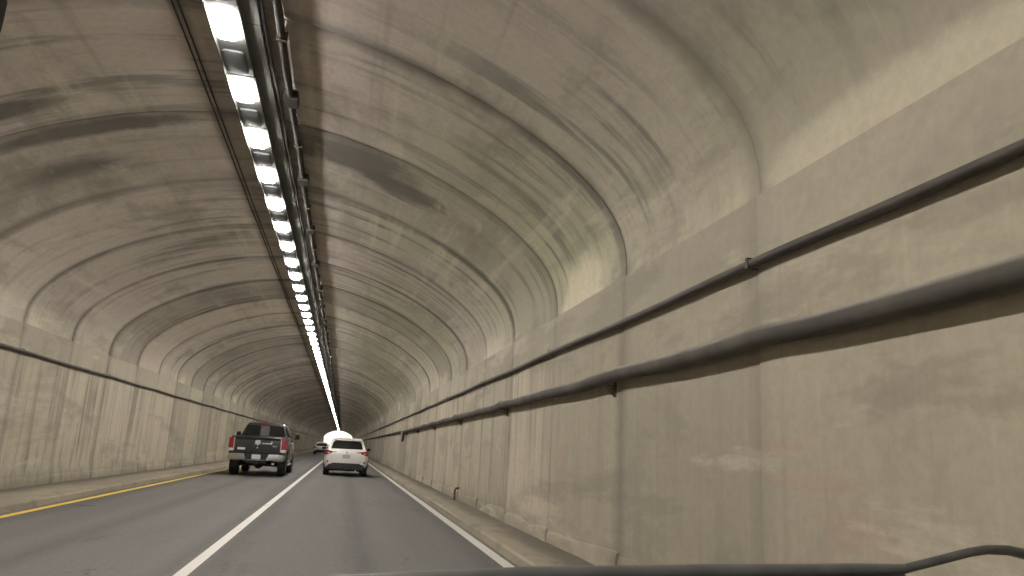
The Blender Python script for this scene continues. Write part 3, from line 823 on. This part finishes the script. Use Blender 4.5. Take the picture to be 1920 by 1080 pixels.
# ---- white crossover / hatchback
def crossover(loc, rz, label, detailed=True, sedan=False):
    t = empty('passenger_car', loc); t.rotation_euler = (0, 0, rz)
    setp(t, label, 'car')
    hz = 0.94 if sedan else 1.06
    def bloop(y, hw, zb, zt, tk=0.10, sh=0.10):
        return [(-hw + tk, y, zb), (-hw + 0.02, y, zb + 0.16), (-hw, y, zb + (zt - zb) * 0.62), (-hw + sh * 0.45, y, zt - 0.08), (-hw + sh, y, zt),
                (hw - sh, y, zt), (hw - sh * 0.45, y, zt - 0.08), (hw, y, zb + (zt - zb) * 0.62), (hw - 0.02, y, zb + 0.16), (hw - tk, y, zb)]
    L = 4.55
    MB().loft([bloop(0.0, 0.70, 0.52, hz - 0.13, 0.06, 0.14), bloop(0.05, 0.80, 0.42, hz - 0.02, 0.08, 0.13), bloop(0.18, 0.885, 0.36, hz + 0.015, 0.08, 0.13), bloop(0.45, 0.915, 0.33, hz + 0.02, 0.08, 0.12),
               bloop(1.2, 0.925, 0.34, hz, 0.06, 0.12), bloop(2.6, 0.92, 0.32, hz - 0.03, 0.08, 0.12), bloop(3.5, 0.915, 0.34, hz - 0.10, 0.08, 0.16), bloop(4.2, 0.86, 0.34, hz - 0.22, 0.08, 0.2), bloop(L, 0.66, 0.40, hz - 0.36, 0.08, 0.2)]).build('body', M_WHITE, t, 40, 0.02)
    rt = 1.45 if sedan else 1.57
    base = hz - 0.02
    yr = 0.55 if sedan else 0.10
    lv = [(base, 0.80, yr, 3.45), (base + 0.06, 0.785, yr + 0.06, 3.3), (rt - 0.13, 0.655, yr + (0.9 if sedan else 0.42), 2.55), (rt - 0.03, 0.60, yr + (1.1 if sedan else 0.55), 2.3), (rt, 0.48, yr + (1.3 if sedan else 0.8), 2.1)]
    MB().loft([[(-hw, y0, z), (hw, y0, z), (hw, y1, z), (-hw, y1, z)] for z, hw, y0, y1 in lv]).build('roof', M_WHITE, t, 40, 0.03)
    z0, h0, ya, _ = lv[1]; z1, h1, yb, _ = lv[2]
    def P(u, v, off=0.0):   # point on the rear glass plane, u across -1..1, v up 0..1
        return (u * (h0 + (h1 - h0) * v), ya + (yb - ya) * v - off, z0 + (z1 - z0) * v)
    n = (0, -(z1 - z0), (yb - ya))
    rw = MB().plate([P(-0.84, 0.10), P(-0.80, 0.04), P(0.80, 0.04), P(0.84, 0.10), P(0.86, 0.70), P(0.80, 0.90), P(0.62, 0.97), P(-0.62, 0.97), P(-0.80, 0.90), P(-0.86, 0.70)], n, 0.012).build('rear_window', M_GLASS, t, 30)
    if not sedan:
        # roof spoiler
        zr = rt - 0.06
        MB().loft([[(-0.60, yb - 0.10, zr - 0.045), (0.60, yb - 0.10, zr - 0.045), (0.60, yb - 0.09, zr - 0.015), (-0.60, yb - 0.09, zr - 0.015)], [(-0.61, yb + 0.32, zr - 0.03), (0.61, yb + 0.32, zr - 0.03), (0.58, yb + 0.32, zr + 0.055), (-0.58, yb + 0.32, zr + 0.055)]]).build('roof_spoiler', M_WHITE, t, 30, 0.012)
    # winged tail lamps
    yl = 0.0
    for s in (-1, 1):
        zc = hz - 0.10
        lamp = MB().loft([[(s * 0.40, 0.015, zc + 0.005), (s * 0.40, 0.005, zc + 0.03), (s * 0.40, 0.2, zc + 0.03), (s * 0.40, 0.2, zc + 0.005)],
                   [(s * 0.66, 0.01, zc - 0.05), (s * 0.64, 0.02, zc + 0.06), (s * 0.64, 0.2, zc + 0.06), (s * 0.66, 0.2, zc - 0.05)],
                   [(s * 0.82, 0.045, zc - 0.10), (s * 0.79, 0.06, zc + 0.085), (s * 0.79, 0.3, zc + 0.085), (s * 0.82, 0.3, zc - 0.10)],
                   [(s * 0.905, 0.17, zc - 0.11), (s * 0.865, 0.17, zc + 0.085), (s * 0.86, 0.4, zc + 0.08), (s * 0.90, 0.4, zc - 0.10)]]).build('tail_lamp', M_RED, t, 35, 0.008)
        if detailed:
            MB().loft([[(s * 0.42, 0.0, zc + 0.012), (s * 0.42, 0.0, zc + 0.022), (s * 0.42, 0.03, zc + 0.022), (s * 0.42, 0.03, zc + 0.012)], [(s * 0.78, 0.028, zc - 0.035), (s * 0.78, 0.034, zc - 0.005), (s * 0.78, 0.09, zc - 0.005), (s * 0.78, 0.09, zc - 0.035)]]).build('lamp_strip', M_CLEARL, lamp, 30)
            MB().loft([[(s * 0.56, 0.0, 0.575), (s * 0.56, 0.0, 0.615), (s * 0.56, 0.1, 0.615), (s * 0.56, 0.1, 0.575)], [(s * 0.79, 0.035, 0.545), (s * 0.79, 0.035, 0.625), (s * 0.79, 0.12, 0.625), (s * 0.79, 0.12, 0.545)]]).build('reflector', M_REDD, t, 30, 0.006)
            mt = empty('side_mirror', (0, 0, 0)); mt.parent = t
            MB().loft([[(s * 0.90, 2.78, 1.04), (s * 1.10, 2.82, 1.05), (s * 1.08, 2.82, 1.17), (s * 0.93, 2.78, 1.18)], [(s * 0.90, 2.92, 1.06), (s * 1.06, 2.90, 1.07), (s * 1.05, 2.90, 1.15), (s * 0.94, 2.92, 1.16)]]).build('mirror_housing', M_BLKPL, mt, 30, 0.02)
            MB().plate([(s * 0.93, 2.775, 1.06), (s * 1.08, 2.815, 1.07), (s * 1.065, 2.815, 1.155), (s * 0.95, 2.775, 1.165)], (0, -1, 0), 0.006).build('mirror_glass', M_GLASS, mt, 30)
            for y_a, y_b, y_c, y_d in ((0.75, 1.62, 1.60, 1.05), (1.72, 2.95, 2.38, 1.70)):
                a = lambda zz: 0.80 + 0.004 - (zz - base) / (rt - 0.13 - base) * 0.145
                MB().plate([(s * a(base + 0.08), y_a, base + 0.08), (s * a(base + 0.08), y_b, base + 0.08), (s * a(rt - 0.16), y_c, rt - 0.16), (s * a(rt - 0.16), y_d, rt - 0.16)], (s, 0, 0.35), 0.01).build('side_window', M_GLASS, t, 30)
        for yw in (0.88, 3.55):
            wheel(t, s * 0.79, yw, 0.345, 0.235)
            MB().loft([
                       [(xx, yw + math.cos(rad(a)) * 0.40, 0.345 + math.sin(rad(a)) * 0.40) for a in range(0, 181, 20)] for xx in (s * 0.62, s * 0.932)]).build('wheel_arch', M_BLKPL, t, 40)
    # black lower bumper, diffuser, plate
    MB().loft([[(-0.80, 0.06, 0.27), (-0.80, 0.05, 0.36), (-0.66, 0.02, 0.53), (-0.66, 0.2, 0.53), (-0.80, 0.4, 0.27)], [(-0.5, -0.025, 0.27), (-0.5, -0.03, 0.42), (-0.5, -0.015, 0.54), (-0.5, 0.2, 0.54), (-0.5, 0.4, 0.27)],
               [(0.5, -0.025, 0.27), (0.5, -0.03, 0.42), (0.5, -0.015, 0.54), (0.5, 0.2, 0.54), (0.5, 0.4, 0.27)], [(0.80, 0.06, 0.27), (0.80, 0.05, 0.36), (0.66, 0.02, 0.53), (0.66, 0.2, 0.53), (0.80, 0.4, 0.27)]]).build('lower_bumper', M_BLKPL, t, 35, 0.012)
    if detailed:
        MB().box(-0.27, 0.27, -0.006, 0.1, 0.71, 0.90).build('plate_recess', M_WHITE, t, 30, 0.01)
        p = MB().box(-0.155, 0.155, -0.018, -0.004, 0.735, 0.885).build('license_plate', M_PLATE2, t, 30, 0.004)
        MB().box(-0.30, 0.30, -0.012, 0.06, 0.905, 0.935).build('plate_garnish', M_WHITE, t, 30, 0.006)
        MB().tube([(0.0, 0.0, 0.965), (0.0, -0.02, 0.965)], 0.045, 14).build('emblem', M_CHROME, t, 40)
        wp = MB().box(-0.02, 0.34, 0.11, 0.125, 1.115, 1.13).build('rear_wiper', M_BLKPL, t, 30)
    MB().box(-0.7, 0.7, 0.5, 4.2, 0.20, 0.36).build('underbody', M_UNDER, t, 30, 0.02)
    MB().tube([(0.42, 0.05, 0.25), (0.42, 0.5, 0.25)], 0.035, 10).build('exhaust_pipe', M_CHROME, t, 40)
    return t
crossover((0.19, 32.7, 0), rad(0.3), 'white crossover driving in the lane beside the white edge line', True, False)
crossover((-2.55, 96.5, 0), 0, 'small distant white car ahead of the pickup in the far part of the tunnel', False, True)

# ------------------------------------------------------------------ the car the picture is taken from
OX = -0.30
own = empty('front_car', (OX, 0, 0))
setp(own, 'front end of a dark car with a wiper lying along the foot of its windscreen', 'car')
def hloop(y, hw, zs, zt):
    return [(-hw, y, 0.45), (-hw, y, zs), (-hw + 0.12, y, zt - 0.04), (-hw * 0.5, y, zt), (0, y, zt + 0.015), (hw * 0.5, y, zt), (hw - 0.12, y, zt - 0.04), (hw, y, zs), (hw, y, 0.45)]
MB().loft([hloop(0.74, 0.90, 0.95, 1.085), hloop(1.1, 0.91, 0.93, 1.05), hloop(1.6, 0.91, 0.87, 0.96), hloop(2.0, 0.86, 0.76, 0.82), hloop(2.12, 0.74, 0.66, 0.68)]).build('hood', M_TRUCK, own, 40, 0.02)
MB().loft([[(-0.86, 0.50, 0.95), (-0.86, 0.50, 1.13), (-0.86, 0.75, 1.09), (-0.86, 0.75, 0.95)], [(0.86, 0.50, 0.95), (0.86, 0.50, 1.13), (0.86, 0.75, 1.09), (0.86, 0.75, 0.95)]]).build('cowl', M_BLKPL, own, 30, 0.01)
for sgn in (-1, 1):
    MB().tube([(sgn * 0.88, 0.50, 1.08), (sgn * 0.84, 0.22, 1.36), (sgn * 0.76, -0.12, 1.66)], [0.05, 0.045, 0.05], 8).build('windscreen_pillar', M_TRUCK, own, 50)
    wheel(own, sgn * 0.80, 1.42, 0.345, 0.23)
MB().loft([[(-0.78, -0.10, 1.645), (0.78, -0.10, 1.645), (0.78, -0.10, 1.69), (-0.78, -0.10, 1.69)], [(-0.78, -0.45, 1.67), (0.78, -0.45, 1.67), (0.78, -0.45, 1.73), (-0.78, -0.45, 1.73)]]).build('roof_edge', M_TRUCK, own, 30, 0.015)
# rear-view mirror on its stem
mir = empty('rear_view_mirror', (0, 0, 0)); mir.parent = own
M_RIMM = mat('mirror_rim', (0.20, 0.19, 0.165), 0.6)
def mloop(y, hw, hh, cx_=0.0155, cz=1.449):
    return [(cx_ + (hw - hh * 0.6) * (1 if math.cos(t) > 0 else -1) + hh * 0.6 * math.cos(t), y, cz + hh * math.sin(t)) for t in [2 * math.pi * (k + 0.5) / 20 for k in range(20)]]
MB().loft([mloop(0.300, 0.120, 0.034), mloop(0.304, 0.128, 0.040), mloop(0.325, 0.128, 0.040), mloop(0.345, 0.10, 0.028)]).build('mirror_housing', M_BLKPL, mir, 40)
MB().tube([(0.02, 0.335, 1.46), (0.015, 0.28, 1.52), (0, -0.12, 1.66)], 0.012, 8).build('mirror_stem', M_BLKPL, mir, 50)
wip = empty('windscreen_wiper', (0, 0, 0)); wip.parent = own
K = 0.6 / 0.9
def wp_(x, y, z):
    return (x * K - OX, y * K, CAM_H + (z - CAM_H) * K)
b0 = [wp_(*p) for p in ((-0.03, 0.90, 1.124), (0.0, 0.90, 1.132), (0.23, 0.90, 1.1435), (0.47, 0.90, 1.150), (0.67, 0.90, 1.156), (0.735, 0.90, 1.159))]
M_BLADE = mat('weathered_blade', (0.085, 0.08, 0.075), 0.5, var=0.25, vscale=25)
MB().tube(b0, [r * K for r in (0.003, 0.006, 0.0085, 0.0095, 0.0085, 0.006)], 8).build('blade_spine', M_BLADE, wip, 50)
MB().loft([[(x, y, z - 0.003), (x, y - 0.003, z - 0.016), (x, y + 0.003, z - 0.016)] for x, y, z in b0]).build('rubber_blade', M_BLADE, wip, 50)
M_ARM = mat('worn_wiper_arm', (0.13, 0.125, 0.12), 0.35, metal=0.6, var=0.3, vscale=40)
MB().tube([wp_(*p) for p in ((0.72, 0.905, 1.152), (0.74, 0.90, 1.160), (0.79, 0.90, 1.171), (0.838, 0.90, 1.182), (0.865, 0.90, 1.186), (0.90, 0.90, 1.186), (0.95, 0.91, 1.178), (1.05, 0.93, 1.15), (1.10, 0.95, 1.06))], [r * K for r in (0.0045, 0.006, 0.006, 0.006, 0.0065, 0.007, 0.008, 0.01, 0.014)], 10).build('wiper_arm', M_ARM, wip, 60)
